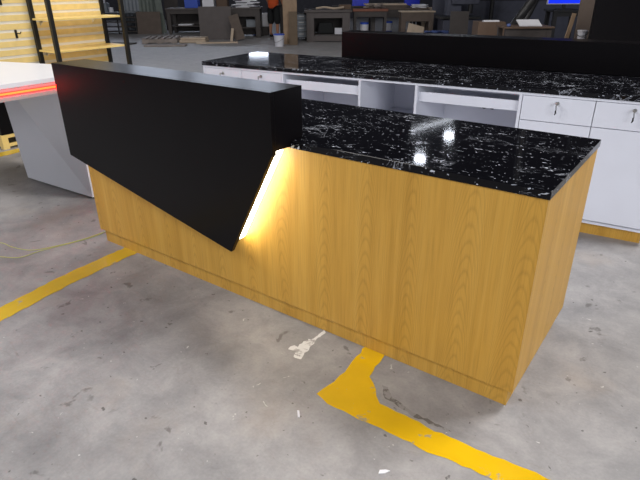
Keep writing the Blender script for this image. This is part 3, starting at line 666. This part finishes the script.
o = B(-0.11, 0.11, 0, 0.1, 0, 0.50).build('pale_carton', M_PALEWOOD, None, 0.005); place(o, gp(2.92, 15.75), YAW); tag(o, 'pale upright carton under the benches near the riser left end', 'carton')
leaning('pale_board', 'pale grey offcut board leaning on the front of the trestle bench', 'board', 2.42, 14.72, 0.42, 0.44, 0.02, M_PALEWOOD, 0.35, 0.25)

# --- right rear
MC = thing('machine', 'dark blue grey woodworking machine behind the black riser', 'machine', gp(3.50, 14.3), YAW)
B(-0.42, 0.42, 0, 0.7, 0, 0.62).build('base', M_CONTAIN, MC, 0.02); B(-0.50, 0.50, -0.05, 0.75, 0.6205, 0.68).build('bed', M_DKMETAL, MC, 0.01)
B(-0.30, 0.05, 0.2, 0.6, 0.6805, 1.5).build('column', M_CONTAIN, MC, 0.02); B(-0.22, 0.45, 0.1, 0.1995, 0.95, 1.35).build('head', M_CONTAIN, MC, 0.02)
MB().lathe([(0.06, 0.75), (0.06, 0.95), (0.02, 0.95)], 0.25, 0.15, 14).build('spindle', M_DKMETAL, MC)
leaning('dark_board', 'dark board leaning on the front of the blue grey machine', 'board', 3.22, 13.2, 0.42, 0.85, 0.03, M_DKBROWN, 0.10)
o = B(-0.18, 0.18, 0, 0.3, 0, 0.33).build('dark_crate', M_DKBROWN, None, 0.004); place(o, gp(2.80, 13.6), YAW); tag(o, 'dark crate on the floor behind the riser, under the blue sheet', 'crate')
bs = MB()
n_ = 8
bs.poly([(-0.28+0.56*i/n_, 0.3*j/n_, 0.004+0.02*(1+math.sin(i*1.7+j*1.1))+0.03*(k)) for k in (0, 1) for j in range(n_+1) for i in range(n_+1)],
        [(j*(n_+1)+i, j*(n_+1)+i+1, (j+1)*(n_+1)+i+1, (j+1)*(n_+1)+i) for j in range(n_) for i in range(n_)]+[((n_+1)**2+j*(n_+1)+i, (n_+1)**2+(j+1)*(n_+1)+i, (n_+1)**2+(j+1)*(n_+1)+i+1, (n_+1)**2+j*(n_+1)+i+1) for j in range(n_) for i in range(n_)])
o = bs.build('blue_sheet', mat('pale_blue_sheet', (78, 96, 150), 0.5)); place(o, gp(2.82, 13.6, 0.331), YAW); tag(o, 'crumpled blue plastic sheet just above the black riser', 'sheet')
pipe = MB().lathe([(0.055, 0), (0.055, 1.08), (0.075, 1.08), (0.075, 1.12)], seg=16).build('pipe', M_DKMETAL); place(pipe, gp(4.50, 15.2)); tag(pipe, 'short black upright pipe in front of the grey partition wall', 'pipe')
CT = thing('carton', 'square brown carton with white strip on top, behind the black riser', 'carton', gp(3.12, 10.4), YAW)
B(-0.245, 0.245, 0, 0.4, 0, 0.80).build('body', M_CARD, CT, 0.004); B(-0.14, 0.14, 0.05, 0.15, 0.8005, 0.825).build('foam_strip', M_PAPER, CT)
bench('table', 'low brown table with a white board lying on it, right of the square carton', 3.37, 9.2, 0.80, 0.5, 0.80, M_CARD, M_DKBROWN, 'table', apron=0.2, th=0.025)
o = B(-0.19, 0.17, 0, 0.22, 0, 0.012).build('white_board', M_PAPER); n0 = 0
o.data.transform(Matrix.Rotation(0.38, 4, 'X')); place(o, gp(3.42, 9.28, 0.801), YAW); tag(o, 'white board lying tilted on the low brown table', 'board')
o = MB().lathe([(0.03, 0), (0.035, 0.015), (0.03, 0.035), (0.012, 0.045)], seg=12).build('cloth', mat('pale_blue_sheet', (78, 96, 150), 0.5), None, 0, True); place(o, gp(3.06, 9.3, 0.8005)); tag(o, 'small blue and white cloth on the left end of the low brown table', 'cloth')
def duct(label, pts, r):
    path = smooth_path(pts, 14); rr = [r*(1+0.07*(i % 2)) for i in range(len(path))]
    o = MB().tube(path, rr, 14).build('dust_hose', M_DKMETAL, None, 0, True); tag(o, label, 'hose', 'black dust hoses')
P3 = lambda s, d, z: gp(s, d, z)
duct('black dust hose curving up behind the low table, left of the pair', [P3(3.50, 10.95, 0.08), P3(3.50, 10.6, 0.35), P3(3.50, 10.5, 0.65), P3(3.60, 10.4, 0.88), P3(3.71, 10.4, 1.05), P3(3.82, 10.4, 1.25), P3(3.95, 10.4, 1.8), P3(4.0, 10.4, 3.5), P3(4.0, 10.4, 7.5)], 0.075)
duct('black dust hose rising steeply behind the low table, right of the pair', [P3(3.85, 11.0, 0.08), P3(3.87, 11.0, 0.6), P3(3.99, 11.0, 0.95), P3(4.10, 11.0, 1.25), P3(4.22, 11.0, 1.8), P3(4.28, 11.0, 3.5), P3(4.28, 11.0, 7.5)], 0.055)
bench('machine_table', 'black metal stand under the blue lit screen', 4.86, 11.3, 0.62, 0.5, 0.95, M_DKMETAL, M_DKMETAL, 'stand', apron=0.08)
MN = thing('monitor', 'blue lit screen on the black metal stand at the upper right', 'monitor', gp(4.79, 11.35, 0.951), YAW)
B(-0.15, 0.15, 0, 0.18, 0, 0.02).build('base', M_DKMETAL, MN); B(-0.03, 0.03, 0.07, 0.11, 0.0205, 0.13).build('neck', M_DKMETAL, MN)
B(-0.35, 0.35, 0.05, 0.09, 0.095, 0.52).build('housing', M_BUCKET, MN, 0.004).location.y = 0.0
B(-0.33, 0.33, 0.045, 0.0495, 0.115, 0.50).build('screen', M_SCREEN, MN)
leaning('brown_board', 'tall brown board leaning upright beside the huge black board at right', 'board', 3.48, 7.5, 0.22, 2.2, 0.03, M_BROWN, 0.04)
leaning('pale_plank', 'thin pale plank slanting against the tall brown board at right', 'plank', 3.06, 7.33, 0.05, 1.10, 0.02, M_PLY, 0.05, 0.17)
bench('stool', 'small dark stool hidden behind the riser under the little white bucket', 3.17, 6.75, 0.3, 0.28, 0.82, M_DKBROWN, M_DKBROWN, 'stool', apron=0.05, leg=0.035, th=0.025)
bucket('little white bucket on a stool, left of the huge black board', 3.17, 6.9, 0.058, 0.105, 0.8205)
BP = thing('freestanding_board', 'huge black board standing upright behind the counters at upper right', 'panel', gp(3.61, 6.35), YAW)
B(-0.60, 0.60, 0, 0.05, 0.02, 2.2).build('board', M_BLACK, BP, 0.003)
for x in (-0.5, 0.4): B(x, x+0.1, -0.12, 0.40, 0, 0.0195).build('foot', M_DKMETAL, BP)

# ------------------------------------------------------------------ hanging lamps
def lamp(label, x, y, z):
    t = thing('pendant_lamp', label, 'lamp', (x, y, z), 0, 'high bay lamps under the roof')
    MB().lathe([(0.27, 0), (0.24, 0.10), (0.10, 0.24), (0.08, 0.40), (0.02, 0.42)], seg=28).build('shade', M_SHEET, t, 0, True)
    MB().lathe([(0.20, -0.012), (0.20, -0.001)], seg=24).build('diffuser', M_LAMPGLOW, t)
    MB().tube([(0, 0, 0.4205), (0, 0, 7.598-z)], 0.012, 6).build('cable', M_DKMETAL, t)
lamp('nearer of two glowing high bay lamps hanging under the roof', -5.13, 15.43, 6.0)
lamp('farther of two glowing high bay lamps hanging under the roof', -5.59, 18.98, 6.0)
TL = thing('tube_lamp', 'long glowing tube lamp hanging under the roof far behind the benches', 'lamp', (-6.13, 18.53, 5.5), math.atan2(2.98, 0.44))
B(-1.5, 1.5, -0.06, 0.06, 0.03, 0.09).build('housing', M_SHEET, TL)
MB().tube([(-1.48, 0, 0), (1.48, 0, 0)], 0.026, 10).build('tube', mat('tube_glow', (255, 255, 255), 0.5, var=0, emis=(240, 245, 255), estr=9), TL)
for x in (-1.2, 1.2): MB().tube([(x, 0, 0.0905), (x, 0, 2.098)], 0.006, 6).build('cable', M_DKMETAL, TL)
